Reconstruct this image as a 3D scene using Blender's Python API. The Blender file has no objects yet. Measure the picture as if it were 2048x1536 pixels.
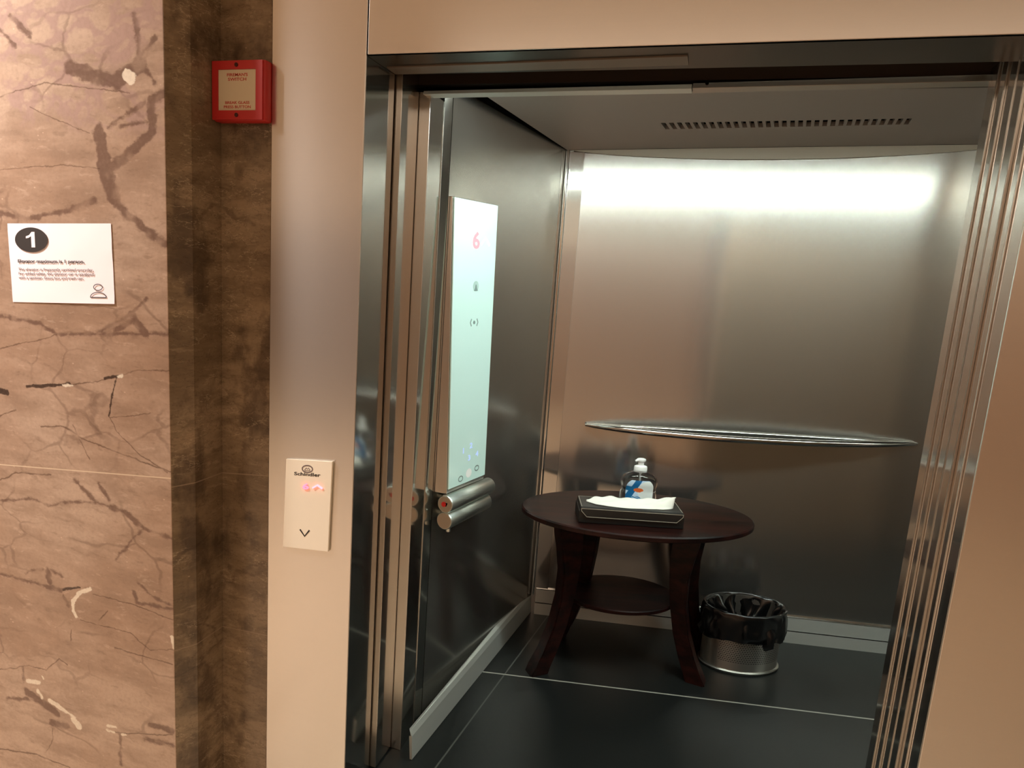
import bpy, bmesh, math, random
from mathutils import Vector, Matrix, noise as mnoise
random.seed(4)
SC = bpy.context.scene
COL = SC.collection
R = math.radians

# ------------------------------------------------------------------ measures of the place (metres)
TB, YB = 0.2062, 1.2729            # back wall of the car:  y = YB + TB*x
TL = 0.1001                        # left wall of the car:  x = LX + TL*y
LX = 0.0879                        # face of the left kick plate and edge of the ceiling panel
LWALL, TLW = 0.004, 0.160          # left wall itself, a little behind the kick plate
RX = 2.70                          # right wall of the car
W = 1.4341                         # clear width of the entrance
H = 2.10                           # clear height of the entrance
JL = -0.2725                       # outer edge of the left jamb
ZC, KC = 2.1346, 0.0688            # ceiling panel height and its rise to the right
PIER_Y, PIER_X = -0.15, -0.4375
def bw(x, off=0.0): return YB + TB * x - off
def lw(y, off=0.0): return LWALL + TLW * y + off
def rw(y): return RX + TL * y
def corner(off_l=0.0, off_b=0.0, base=LWALL, k=TLW):
    y = (YB - off_b + TB * (base + off_l)) / (1 - TB * k)
    return (base + off_l + k * y, y)
def rcorner():
    y = (YB + TB * RX) / (1 - TB * TL)
    return (RX + TL * y, y)
def ceil_z(x, y): return ZC + KC * (x - LX - TL * y)

# ------------------------------------------------------------------ node helpers
def srgb(r, g, b):
    f = lambda c: (c / 255 / 12.92) if c / 255 <= .04045 else ((c / 255 + .055) / 1.055) ** 2.4
    return (f(r), f(g), f(b), 1)
class NT:
    def __init__(s, name):
        s.m = bpy.data.materials.new(name); s.m.use_nodes = True
        s.t = s.m.node_tree; s.t.nodes.clear()
        s.out = s.t.nodes.new('ShaderNodeOutputMaterial')
    def n(s, typ, ins=None, **kw):
        nd = s.t.nodes.new(typ)
        for k, v in kw.items(): setattr(nd, k, v)
        for k, v in (ins or {}).items():
            sk = nd.inputs[k]
            if isinstance(v, bpy.types.NodeSocket): s.t.links.new(v, sk)
            else: sk.default_value = v
        return nd
    def math(s, op, a, b=0.0, c=None, clamp=False):
        d = {0: a, 1: b}
        if c is not None: d[2] = c
        return s.n('ShaderNodeMath', d, operation=op, use_clamp=clamp).outputs[0]
    def vm(s, op, a, b=None, c=None):
        d = {0: a}
        if b is not None: d[1] = b
        if c is not None: d[2] = c
        nd = s.n('ShaderNodeVectorMath', d, operation=op)
        return nd.outputs['Value'] if op in ('DOT_PRODUCT', 'LENGTH', 'DISTANCE') else nd.outputs[0]
    def mix(s, f, a, b, blend='MIX'):
        nd = s.n('ShaderNodeMix', data_type='RGBA', blend_type=blend)
        for k, v in ((0, f), (6, a), (7, b)):
            sk = nd.inputs[k]
            if isinstance(v, bpy.types.NodeSocket): s.t.links.new(v, sk)
            else: sk.default_value = v
        return nd.outputs[2]
    def smooth(s, v, a, b):          # 0..1 smoothstep between a and b
        nd = s.n('ShaderNodeMapRange', {0: v, 1: a, 2: b, 3: 0.0, 4: 1.0}, interpolation_type='SMOOTHSTEP')
        return nd.outputs[0]
    def noise(s, vec, scale, detail=3.0, rough=.55, out=0):
        return s.n('ShaderNodeTexNoise', {'Vector': vec, 'Scale': scale, 'Detail': detail, 'Roughness': rough}).outputs[out]
    def voro(s, vec, scale, feature='F1', out='Distance', rnd=1.0):
        return s.n('ShaderNodeTexVoronoi', {'Vector': vec, 'Scale': scale, 'Randomness': rnd}, feature=feature).outputs[out]
    def princ(s, **kw):
        return s.n('ShaderNodeBsdfPrincipled', {k.replace('_', ' '): v for k, v in kw.items()}).outputs[0]
    def done(s, sh):
        s.t.links.new(sh, s.out.inputs[0]); return s.m
    def pos(s): return s.n('ShaderNodeNewGeometry').outputs['Position']
    def obj(s): return s.n('ShaderNodeTexCoord').outputs['Object']
def plain(name, col, rough=.5, metal=0.0, spec=.5, **kw):
    t = NT(name)
    d = {'Base Color': col, 'Roughness': rough, 'Metallic': metal, 'Specular IOR Level': spec}; d.update(kw)
    return t.done(t.n('ShaderNodeBsdfPrincipled', d).outputs[0])
def emis(name, col, strength):
    t = NT(name)
    return t.done(t.n('ShaderNodeEmission', {'Color': col, 'Strength': strength}).outputs[0])

def steel(name, col, r1=.12, r2=.36, wide=.5, aniso=.75, tangent=(0, 0, 1), streak=.10, dull=0.0):
    """Brushed stainless steel: a tight and a wide lobe, both drawn out across the brushing direction."""
    t = NT(name)
    p = t.pos()
    sc = (1.2, 1.2, 260.0) if tangent[2] else (240.0, 240.0, 1.2)
    v = t.vm('MULTIPLY', p, sc)
    g = t.noise(v, 1.0, 2.0)
    big = t.noise(p, 1.7, 2.0)
    c = t.mix(t.math('MULTIPLY', g, streak), col, tuple(x * .72 for x in col[:3]) + (1,))
    c = t.mix(t.math('MULTIPLY', big, .12), c, tuple(x * .8 for x in col[:3]) + (1,))
    tg = t.n('ShaderNodeCombineXYZ', {0: tangent[0], 1: tangent[1], 2: tangent[2]}).outputs[0]
    a = t.n('ShaderNodeBsdfPrincipled', {'Base Color': c, 'Metallic': 1.0, 'Roughness': r1, 'Anisotropic': aniso, 'Tangent': tg}).outputs[0]
    b = t.n('ShaderNodeBsdfPrincipled', {'Base Color': c, 'Metallic': 1.0, 'Roughness': r2, 'Anisotropic': aniso, 'Tangent': tg}).outputs[0]
    sh = t.n('ShaderNodeMixShader', {0: wide, 1: a, 2: b}).outputs[0]
    if dull: sh = t.n('ShaderNodeMixShader', {0: dull, 1: sh, 2: t.n('ShaderNodeBsdfDiffuse', {'Color': c}).outputs[0]}).outputs[0]
    return t.done(sh)

VEINS = {'grey': [(-0.683, 1.884, -0.671, 1.815, 0.0192), (-0.671, 1.815, -0.64, 1.719, 0.0237), (-0.658, 1.787, -0.57, 1.841, 0.0133), (-0.57, 1.841, -0.512, 1.885, 0.0133), (-0.512, 1.885, -0.51, 1.959, 0.0133), (-0.51, 1.959, -0.471, 1.976, 0.0133), (-0.64, 1.719, -0.596, 1.676, 0.0118), (-0.596, 1.676, -0.477, 1.608, 0.0118), (-0.654, 1.89, -0.616, 1.915, 0.0052), (-0.616, 1.915, -0.531, 1.953, 0.0052), (-0.613, 1.896, -0.517, 1.908, 0.0052), (-0.772, 2.04, -0.625, 2.001, 0.0192), (-0.625, 2.001, -0.544, 2.041, 0.0192), (-0.544, 2.041, -0.559, 2.157, 0.0089), (-0.544, 2.041, -0.498, 2.0, 0.0074), (-0.496, 2.103, -0.563, 2.051, 0.0059), (-0.972, 2.174, -0.905, 2.123, 0.0074), (-1.011, 2.139, -0.96, 2.1, 0.0059), (-1.05, 1.664, -0.938, 1.652, 0.0074), (-0.938, 1.652, -0.792, 1.681, 0.0074), (-0.792, 1.681, -0.704, 1.71, 0.0074), (-1.074, 1.373, -0.921, 1.364, 0.0052), (-0.921, 1.364, -0.863, 1.341, 0.0052), (-0.863, 1.341, -0.721, 1.354, 0.0038), (-0.721, 1.354, -0.594, 1.42, 0.0038), (-0.594, 1.42, -0.542, 1.463, 0.0038), (-0.712, 1.355, -0.457, 1.378, 0.0044), (-0.589, 1.414, -0.548, 1.37, 0.0133), (-0.65, 1.371, -0.594, 1.403, 0.0074), (-1.12, 0.809, -0.976, 0.837, 0.003), (-0.976, 0.837, -0.923, 0.824, 0.003), (-0.923, 0.824, -0.867, 0.846, 0.003), (-0.867, 0.846, -0.743, 0.868, 0.0027), (-0.743, 0.868, -0.688, 0.861, 0.0027), (-0.688, 0.861, -0.634, 0.856, 0.0074), (-0.634, 0.856, -0.573, 0.822, 0.0074), (-0.573, 0.822, -0.469, 0.808, 0.0044), (-0.816, 0.922, -0.743, 0.869, 0.0067), (-0.728, 0.924, -0.695, 0.882, 0.0059), (-0.573, 0.822, -0.616, 0.769, 0.003), (-0.616, 0.769, -0.673, 0.708, 0.003), (-1.141, 0.564, -1.056, 0.566, 0.0037), (-1.056, 0.566, -0.944, 0.564, 0.0037), (-0.944, 0.564, -0.89, 0.568, 0.0074), (-0.94, 0.618, -0.933, 0.58, 0.0104), (-0.93, 0.621, -0.887, 0.614, 0.0059), (-1.03, 0.587, -1.004, 0.605, 0.003), (-1.004, 0.605, -0.954, 0.619, 0.003), (-0.879, 0.546, -0.863, 0.519, 0.0052), (-0.61, 0.621, -0.598, 0.59, 0.0059), (-0.598, 0.59, -0.473, 0.598, 0.0052), (-0.594, 0.651, -0.526, 0.614, 0.003), (-0.526, 0.614, -0.473, 0.607, 0.003), (-1.068, 0.263, -1.065, 0.216, 0.0044), (-1.143, 0.132, -1.054, 0.156, 0.0059), (-1.053, 0.183, -0.99, 0.162, 0.0133), (-0.99, 0.162, -0.935, 0.144, 0.0133), (-0.954, 0.102, -0.896, 0.106, 0.0118), (-0.68, 0.139, -0.678, 0.038, 0.0044), (-0.564, 0.207, -0.481, 0.211, 0.0089), (-0.584, 0.154, -0.482, 0.168, 0.0059)],
         'dark': [(-1.092, 1.151, -1.066, 1.148, 0.0089), (-0.982, 1.176, -0.904, 1.188, 0.0044), (-0.904, 1.188, -0.819, 1.203, 0.0044), (-0.691, 1.234, -0.634, 1.247, 0.0044), (-0.814, 0.588, -0.884, 0.569, 0.0044), (-0.652, 1.241, -0.664, 1.205, 0.0027), (-0.664, 1.205, -0.681, 1.129, 0.0027)],
         'line': [(-1.025, 1.973, -0.86, 2.004, 0.0015), (-0.86, 2.004, -0.675, 1.986, 0.0015), (-0.675, 1.986, -0.578, 1.976, 0.0015), (-1.082, 1.278, -0.943, 1.313, 0.0013), (-0.943, 1.313, -0.863, 1.338, 0.0013), (-0.819, 1.2, -0.646, 1.241, 0.0015), (-0.646, 1.241, -0.594, 1.265, 0.0015), (-0.594, 1.265, -0.459, 1.281, 0.0015), (-0.681, 1.129, -0.644, 1.08, 0.0015), (-0.644, 1.08, -0.584, 1.039, 0.0015), (-0.584, 1.039, -0.482, 0.997, 0.0015), (-1.099, 1.074, -1.032, 1.101, 0.0018), (-0.937, 1.064, -0.854, 1.077, 0.0019), (-0.854, 1.077, -0.772, 1.047, 0.0019), (-0.772, 1.047, -0.655, 1.028, 0.0019), (-0.655, 1.028, -0.465, 1.0, 0.0019), (-1.115, 0.873, -1.051, 0.907, 0.0022), (-1.051, 0.907, -0.911, 0.922, 0.0022), (-0.678, 1.125, -0.537, 1.155, 0.0012), (-0.766, 0.579, -0.608, 0.58, 0.0015), (-0.608, 0.58, -0.474, 0.564, 0.0015), (-0.711, 0.537, -0.747, 0.497, 0.0015), (-0.855, 0.442, -0.857, 0.406, 0.0021), (-1.168, 0.231, -1.035, 0.276, 0.0015), (-1.035, 0.276, -0.968, 0.28, 0.0015), (-0.968, 0.28, -0.912, 0.332, 0.0015), (-0.912, 0.332, -0.878, 0.32, 0.0015), (-0.954, 0.084, -0.954, 0.04, 0.0012), (-0.954, 0.04, -0.987, -0.015, 0.0012), (-1.192, -0.065, -1.036, -0.035, 0.0024), (-1.036, -0.035, -0.888, -0.038, 0.0024), (-0.688, 0.426, -0.477, 0.424, 0.0019), (-0.82, 0.483, -0.629, 0.488, 0.0012), (-0.629, 0.488, -0.557, 0.451, 0.0012), (-0.557, 0.451, -0.476, 0.471, 0.0012), (-0.709, 0.139, -0.481, 0.198, 0.0015), (-0.816, 1.085, -0.756, 0.991, 0.0012), (-1.041, 1.779, -0.821, 1.797, 0.001), (-0.821, 1.797, -0.683, 1.793, 0.001), (-0.918, 1.943, -0.831, 1.911, 0.001), (-0.831, 1.911, -0.713, 1.88, 0.001)],
         'white': [(-0.775, 0.593, -0.809, 0.578, 0.0059), (-0.809, 0.578, -0.844, 0.539, 0.0059), (-0.844, 0.539, -0.848, 0.506, 0.0059), (-0.848, 0.506, -0.835, 0.49, 0.0059), (-1.05, 0.22, -0.997, 0.228, 0.0067), (-1.009, 0.2, -0.991, 0.18, 0.0059), (-0.958, 0.179, -0.893, 0.156, 0.0074), (-0.893, 0.156, -0.857, 0.149, 0.0044), (-0.862, 0.137, -0.842, 0.122, 0.0118), (-0.726, 0.154, -0.694, 0.16, 0.0036), (-0.726, 0.139, -0.703, 0.139, 0.0036), (-0.672, 0.142, -0.656, 0.146, 0.003), (-0.982, 0.252, -0.979, 0.246, 0.0044), (-0.847, 1.197, -0.81, 1.2, 0.003), (-0.646, 1.243, -0.632, 1.248, 0.0044), (-0.584, 2.018, -0.574, 2.009, 0.0148), (-0.475, 0.51, -0.467, 0.473, 0.0044), (-0.46, 0.658, -0.454, 0.615, 0.003)]}


def marble(name, light, mid, dark, marks=None, seams=(), zs=1.0, gloss=.16, fine=1.0, breccia=True):
    t = NT(name)
    p = t.pos()
    base = t.vm('MULTIPLY', p, (.62, .62, 1.0))
    w1 = t.noise(base, 3.2, 3.0, .55, 1); w2 = t.noise(base, 19.0, 3.0, .6, 1)
    off = t.vm('MULTIPLY_ADD', w1, (.20, .20, .20), (-.10, -.10, -.10))
    off2 = t.vm('MULTIPLY_ADD', w2, (.032, .032, .032), (-.016, -.016, -.016))
    q = t.vm('ADD', t.vm('ADD', base, off), off2)
    lay = t.vm('MULTIPLY', t.vm('ADD', p, off2), (5.0, 5.0, 19.0))
    n_big = t.noise(base, 2.4, 3.0); n_lay = t.noise(lay, 1.0, 5.0, .62); n_fine = t.noise(p, 95.0, 3.0, .65)
    col = t.mix(t.smooth(n_big, .35, .66), light, mid)
    col = t.mix(t.math('MULTIPLY', t.smooth(n_lay, .42, .70), .55 * fine), col, tuple(c * .72 for c in mid[:3]) + (1,))
    col = t.mix(t.math('MULTIPLY', t.smooth(n_lay, .50, .30), .25), col, tuple(min(1, c * 1.15) for c in light[:3]) + (1,))
    fl = t.noise(t.vm('MULTIPLY', t.vm('ADD', p, off2), (13.0, 13.0, 46.0)), 1.0, 6.0, .68)
    col = t.mix(t.math('MULTIPLY', t.smooth(fl, .56, .68), .42 * fine), col, tuple(c * .60 for c in mid[:3]) + (1,))
    col = t.mix(t.math('MULTIPLY', t.smooth(fl, .44, .33), .40), col, tuple(min(1, c * 1.22) for c in light[:3]) + (1,))
    # thin veins on the edges of big clasts, fading in and out
    e1 = t.voro(q, 3.1, 'DISTANCE_TO_EDGE'); e2 = t.voro(q, 7.5, 'DISTANCE_TO_EDGE')
    gate = t.smooth(t.noise(base, 4.3, 2.0), .52, .66)
    v1 = t.math('MULTIPLY', t.smooth(e1, .022, .004), gate)
    gate2 = t.smooth(t.noise(base, 3.0, 2.0, .5), .54, .66)
    v2 = t.math('MULTIPLY', t.smooth(e2, .035, .006), gate2)
    if breccia:
        # band of tight breccia high on the slab (its own shape in the stone)
        z = t.n('ShaderNodeSeparateXYZ', {0: q}).outputs[2]
        band = t.math('MULTIPLY', t.smooth(z, 1.87, 1.94), t.smooth(t.noise(base, 5.0, 2.0), .38, .52))
        qq = t.vm('MULTIPLY', q, (1, 1, 1.2))
        d1 = t.voro(qq, 16.0); d2 = t.voro(qq, 42.0)
        cellv = t.n('ShaderNodeSeparateColor', {0: t.voro(qq, 16.0, 'F1', 'Color')}).outputs[0]
        col = t.mix(t.math('MULTIPLY', band, t.math('MULTIPLY', cellv, .5)), col, tuple(min(1, c * 1.14) for c in light[:3]) + (1,))
        big_gap = t.smooth(t.math('ADD', d1, t.math('MULTIPLY', t.noise(p, 30.0, 3.0), .34)), .58, .73)
        sm_gap = t.math('MULTIPLY_ADD', t.smooth(d2, .30, .50), .6, .4)
        v3 = t.math('MULTIPLY', t.math('MULTIPLY', big_gap, sm_gap), band)
        col = t.mix(t.math('MULTIPLY', v3, .80), col, srgb(176, 146, 136))
    col = t.mix(t.math('MULTIPLY', v1, .38), col, dark)
    col = t.mix(t.math('MULTIPLY', v2, .34), col, dark)
    # specks
    sp = t.voro(t.vm('MULTIPLY', p, (.6, .6, 1.0)), 60.0)
    spg = t.math('MULTIPLY', t.smooth(sp, .16, .07), t.smooth(t.noise(p, 23.0, 1.0), .60, .70))
    col = t.mix(t.math('MULTIPLY', spg, .55), col, tuple(min(1, c * 1.45) for c in light[:3]) + (1,))
    if not breccia:
        pat = t.noise(t.vm('MULTIPLY', p, (5.0, 5.0, 3.2)), 1.0, 5.0, .62)
        col = t.mix(t.math('MULTIPLY', t.smooth(pat, .50, .62), .62), col, srgb(52, 38, 28))
        sq = t.math('ABSOLUTE', t.math('SUBTRACT', t.noise(t.vm('MULTIPLY', p, (9.0, 9.0, 26.0)), 1.0, 4.0, .65), .5))
        col = t.mix(t.math('MULTIPLY', t.math('MULTIPLY', t.smooth(sq, .012, .003), t.smooth(t.noise(p, 6.0, 2.0), .46, .60)), .45), col, srgb(190, 168, 138))
        sq2 = t.math('ABSOLUTE', t.math('SUBTRACT', t.noise(t.vm('MULTIPLY', p, (14.0, 14.0, 34.0)), 1.0, 4.0, .65), .52))
        col = t.mix(t.math('MULTIPLY', t.smooth(sq2, .014, .004), .35), col, srgb(66, 48, 34))
    if marks:
        jig = t.vm('ADD', t.vm('MULTIPLY_ADD', t.noise(p, 17.0, 3.0, .6, 1), (.020, 0, .014), (-.010, 0, -.007)),
                   t.vm('MULTIPLY_ADD', t.noise(p, 70.0, 2.0, .6, 1), (.008, 0, .006), (-.004, 0, -.003)))
        flat = t.vm('MULTIPLY', t.vm('ADD', p, jig), (1.0, 0.0, 1.0))
        def field(segs):
            acc = None
            for ax, az, bx, bz, wd in segs:
                a = Vector((ax, 0, az)); ab = Vector((bx, 0, bz)) - a; l2 = max(ab.length_squared, 1e-8)
                pa = t.vm('SUBTRACT', flat if acc is None else t.vm('MULTIPLY_ADD', acc, (1e-9, 1e-9, 1e-9), flat), tuple(a))
                h = t.math('ADD', t.vm('DOT_PRODUCT', pa, tuple(ab / l2)), 0.0, clamp=True)
                d = t.vm('LENGTH', t.vm('MULTIPLY_ADD', h, tuple(-ab), pa))
                d = t.math('SUBTRACT', d, wd)
                acc = d if acc is None else t.math('MINIMUM', acc, d)
            return acc
        tone = {'grey': (srgb(112, 86, 74), .009, .85), 'line': (srgb(96, 72, 58), .0035, .72),
                'dark': (srgb(62, 48, 42), .004, .92), 'white': (srgb(240, 226, 205), .004, .95)}
        mott = t.math('MULTIPLY_ADD', n_fine, .5, .72, clamp=True)
        for k in ('grey', 'line', 'dark', 'white'):
            c, soft, amt = tone[k]
            rag = {'grey': .026, 'line': .004, 'dark': .010, 'white': .014}[k]
            rn = t.math('SUBTRACT', t.noise(t.vm('MULTIPLY', p, (.8, 1, 1.25)), 34.0, 4.0, .62), .5)
            m_ = t.smooth(t.math('MULTIPLY_ADD', rn, rag, field(marks[k])), soft * .5, -soft * .5)
            if k in ('grey', 'line'):
                m_ = t.math('MULTIPLY', m_, t.math('MULTIPLY_ADD', t.smooth(t.noise(p, 14.0, 2.0), .30, .50), .60, .40))
            m_ = t.math('MULTIPLY', m_, mott if k == 'grey' else 1.0)
            col = t.mix(t.math('MULTIPLY', m_, amt), col, c)
    col = t.mix(t.math('MULTIPLY', t.smooth(n_fine, .40, .72), .16), col, tuple(c * .55 for c in mid[:3]) + (1,))
    for (z0, x0, k, tone_) in seams:
        px = t.n('ShaderNodeSeparateXYZ', {0: p})
        d = t.math('ABSOLUTE', t.math('SUBTRACT', px.outputs[2], t.math('MULTIPLY_ADD', t.math('SUBTRACT', px.outputs[0], x0), k, z0)))
        col = t.mix(t.math('MULTIPLY', t.smooth(d, .0022, .0010), .75), col, tone_)
    return t.done(t.princ(Base_Color=col, Roughness=t.math('MULTIPLY_ADD', n_lay, .12, gloss), Specular_IOR_Level=.35))

def wood(name, dark, light, rough=.32):
    t = NT(name); p = t.obj()
    v = t.vm('MULTIPLY', p, (3.0, 26.0, 26.0))
    g = t.noise(v, 1.0, 5.0, .65)
    pl = t.math('FRACT', t.math('MULTIPLY', t.n('ShaderNodeSeparateXYZ', {0: p}).outputs[1], 9.0))
    c = t.mix(t.smooth(g, .35, .68), dark, light)
    c = t.mix(t.math('MULTIPLY', t.smooth(pl, .03, .0), .5), c, tuple(x * .4 for x in dark[:3]) + (1,))
    return t.done(t.princ(Base_Color=c, Roughness=rough, Specular_IOR_Level=.16))

def car_floor_mat():
    t = NT('dark_floor_tile'); p = t.pos()
    sx = t.n('ShaderNodeSeparateXYZ', {0: p})
    n1 = t.noise(p, 60.0, 4.0, .7); n2 = t.noise(p, 4.0, 2.0)
    c = t.mix(n1, srgb(11, 12, 12), srgb(27, 30, 29))
    c = t.mix(t.math('MULTIPLY', n2, .3), c, srgb(28, 30, 30))
    d = t.math('ABSOLUTE', t.math('SUBTRACT', sx.outputs[1], t.math('MULTIPLY_ADD', sx.outputs[0], TB, .7461)))
    c = t.mix(t.math('MULTIPLY', t.smooth(d, .0045, .0020), .8), c, srgb(170, 168, 158))
    d2 = t.math('ABSOLUTE', t.math('SUBTRACT', sx.outputs[0], t.math('MULTIPLY_ADD', sx.outputs[1], TL, LX + .085)))
    c = t.mix(t.math('MULTIPLY', t.smooth(d2, .004, .0015), .35), c, srgb(120, 122, 116))
    return t.done(t.princ(Base_Color=c, Roughness=t.math('MULTIPLY_ADD', n1, .1, .30), Specular_IOR_Level=.38))

def lobby_floor_mat():
    t = NT('lobby_floor_stone'); p = t.pos()
    n1 = t.noise(p, 6.0, 4.0); g = t.n('ShaderNodeTexBrick', {'Vector': p, 'Scale': 1.0, 'Color1': (1, 1, 1, 1), 'Color2': (1, 1, 1, 1), 'Mortar': (0, 0, 0, 1),
             'Mortar Size': .004, 'Brick Width': .6, 'Row Height': .6}, offset=0.0).outputs[0]
    c = t.mix(n1, srgb(205, 184, 158), srgb(226, 208, 184))
    c = t.mix(g, srgb(150, 130, 108), c)
    return t.done(t.princ(Base_Color=c, Roughness=.25))

def lobby_wall_mat(nm, ca, cb):
    t = NT(nm); p = t.pos()
    n1 = t.noise(t.vm('MULTIPLY', p, (.8, .8, 2.0)), 3.0, 5.0)
    c = t.mix(n1, ca, cb)
    return t.done(t.princ(Base_Color=c, Roughness=.4))

STEEL_COL = (.60, .575, .54, 1)
M = {}
M['frame'] = steel('satin_steel_frame', (.74, .695, .64, 1), .20, .36, .35, .70)
M['steel'] = steel('brushed_steel_wall', STEEL_COL, .178, .36, .12, .80)
M['steel_side'] = steel('brushed_steel_side_wall', STEEL_COL, .178, .36, .12, .80, dull=.025)
M['return'] = steel('brushed_steel_return', (.60, .58, .54, 1), .085, .34, .22, .75)
M['post'] = steel('brushed_steel_post', (.52, .48, .43, 1), .14, .34, .5, .75)
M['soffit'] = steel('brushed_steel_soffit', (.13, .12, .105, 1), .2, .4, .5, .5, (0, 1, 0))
M['chrome'] = plain('polished_chrome', (.78, .77, .74, 1), .09, 1.0)
M['kick'] = steel('satin_kick_plate', (.68, .70, .66, 1), .32, .50, .6, .5, dull=.30)
M['satin'] = plain('satin_steel_return', (.60, .575, .54, 1), .55, 1.0)
M['reflect_tan'] = plain('tan_reflection_finish', srgb(176, 138, 108), .45)  # made-up finish, chosen for how it reflects in the steel
M['cap'] = plain('satin_cap_metal', (.55, .48, .40, 1), .35, 1.0)
M['tube'] = plain('satin_tube_metal', (.62, .66, .62, 1), .34, 1.0)
M['ceiling'] = plain('grey_ceiling_panel', srgb(150, 142, 136), .48, .35)
M['lip'] = plain('pale_ceiling_lip', srgb(176, 168, 154), .45, .2)
M['black'] = plain('black_gap', srgb(8, 7, 6), 1.0, 0.0, 0.0)
M['shaft'] = plain('dark_shaft', srgb(30, 26, 24), .8)
M['railmetal'] = plain('dark_polished_rail', (.46, .45, .43, 1), .10, 1.0)
M['railshade'] = plain('dark_rail_shade', (.03, .028, .025, 1), .9, 0.0, 0.0)
M['ringmetal'] = plain('dark_ring_metal', (.22, .21, .19, 1), .35, 1.0)
M['railpaint'] = plain('grey_rail', srgb(112, 100, 88), .5, .3)
M['darkmetal'] = plain('dark_door_edge', srgb(64, 50, 40), .45, .7)
M['marble_pier'] = marble('breccia_marble', srgb(196, 170, 150), srgb(172, 142, 120), srgb(96, 72, 60), VEINS,
                          seams=((.9829, -.4654, .0934, srgb(235, 214, 186)),))
M['marble_brown_shade'] = marble('brown_shaded_marble', srgb(150, 128, 102), srgb(118, 98, 74), srgb(62, 46, 36), None, breccia=False, fine=1.2,
                          seams=((.960, -.4402, .1, srgb(150, 128, 104)), (.470, -.44, .05, srgb(150, 128, 104))))  # brown stone of the strip; on the pier return its darkness paints shade
M['floor'] = car_floor_mat()
M['lobby_floor'] = lobby_floor_mat()
M['lobby_wall'] = lobby_wall_mat('lobby_wall_stone', srgb(150, 118, 96), srgb(190, 156, 128))
M['lobby_dark'] = lobby_wall_mat('lobby_dark_stone', srgb(62, 46, 42), srgb(88, 66, 58))
M['lobby_ceiling'] = plain('lobby_plaster', srgb(225, 212, 194), .8)
M['wood'] = wood('dark_mahogany', srgb(16, 7, 6), srgb(44, 18, 14), .38)
M['leather'] = plain('black_leather', srgb(19, 18, 17), .45)
M['stitch'] = plain('pale_stitching', srgb(170, 162, 148), .6)
M['paper'] = plain('white_paper', srgb(246, 230, 232), .75)
M['ink'] = plain('black_ink', srgb(40, 32, 30), .6)
M['greyink'] = plain('grey_ink', srgb(120, 104, 100), .6)
M['red'] = plain('red_painted_metal', srgb(178, 36, 32), .4)
M['redink'] = plain('red_lettering', srgb(176, 52, 40), .6)
M['cream'] = plain('aged_cover_glass', srgb(206, 190, 160), .35)
M['screw'] = plain('dark_screw', srgb(70, 34, 28), .5, .5)
M['callglass'] = plain('cream_glass', srgb(246, 236, 216), .16)
M['opal'] = plain('opal_glass', srgb(206, 236, 232), .10)
M['led_red'] = emis('red_display', (1.0, .05, .075, 1), 9.0)
M['led_arrow'] = emis('red_arrow_display', (1.0, .085, .10, 1), 9.0)
M['led_pale'] = emis('white_display', (1.0, .86, .84, 1), 2.6)
M['led_pink'] = emis('pink_display', (1.0, .42, .46, 1), 1.5)
M['led_blue'] = emis('blue_key_light', (.50, .66, 1.0, 1), 1.0)
M['key_red'] = plain('red_key_mark', srgb(214, 30, 22), .4)
M['greyprint'] = plain('grey_print', srgb(118, 138, 136), .5)
M['paleprint'] = plain('pale_print', srgb(168, 196, 192), .4)
M['lamp'] = emis('cool_lamp', (.86, 1.0, .93, 1), 66.0)
M['downlight'] = emis('lobby_lamp', (1.0, .86, .70, 1), 12.0)
M['tissue'] = plain('white_tissue', srgb(232, 230, 222), .9)
M['plastic'] = plain('white_plastic', srgb(246, 248, 248), .35)
M['bag'] = plain('black_plastic_film', srgb(12, 12, 13), .22, 0, .6)
t = NT('clear_plastic')
M['clear'] = t.done(t.n('ShaderNodeBsdfPrincipled', {'Base Color': (.93, .95, .96, 1), 'Roughness': .03, 'IOR': 1.40, 'Transmission Weight': 1.0}).outputs[0])
def label_mat():
    t = NT('bottle_label'); p = t.obj()
    s = t.n('ShaderNodeSeparateXYZ', {0: p}); x, z = s.outputs[0], s.outputs[2]
    # diagonal band, step, orange mark and pale disc, all in metres on the label
    col = srgb(196, 222, 244)
    dg = t.math('SUBTRACT', x, t.math('MULTIPLY', t.math('SUBTRACT', z, .09), .55))
    band = t.math('MULTIPLY', t.math('GREATER_THAN', dg, -.032), t.math('LESS_THAN', dg, -.004))
    c = t.mix(band, col, srgb(28, 104, 158))
    bar = t.math('MULTIPLY', t.math('MULTIPLY', t.math('GREATER_THAN', z, .058), t.math('LESS_THAN', z, .078)), t.math('LESS_THAN', x, -.012))
    c = t.mix(bar, c, srgb(34, 112, 164))
    lo = t.math('MULTIPLY', t.math('LESS_THAN', z, .036), t.math('MULTIPLY', t.math('LESS_THAN', x, .004), t.math('GREATER_THAN', x, -.046)))
    st = t.math('GREATER_THAN', t.math('FRACT', t.math('MULTIPLY', t.math('ADD', z, t.math('MULTIPLY', x, .3)), 150.0)), .35)
    c = t.mix(t.math('MULTIPLY', lo, st), c, srgb(36, 118, 168))
    dd = t.vm('LENGTH', t.vm('MULTIPLY', t.vm('SUBTRACT', p, (.030, 0, .062)), (1.0, 0, 1.0)))
    c = t.mix(t.math('LESS_THAN', dd, .042), c, srgb(232, 238, 236))
    od = t.vm('LENGTH', t.vm('MULTIPLY', t.vm('SUBTRACT', p, (-.009, 0, .064)), (.62, 0, 1.3)))
    c = t.mix(t.math('LESS_THAN', t.math('ADD', od, t.math('MULTIPLY', t.noise(p, 90.0), .008)), .0165), c, srgb(238, 116, 60))
    return t.done(t.princ(Base_Color=c, Roughness=.35))
M['label'] = label_mat()
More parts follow.
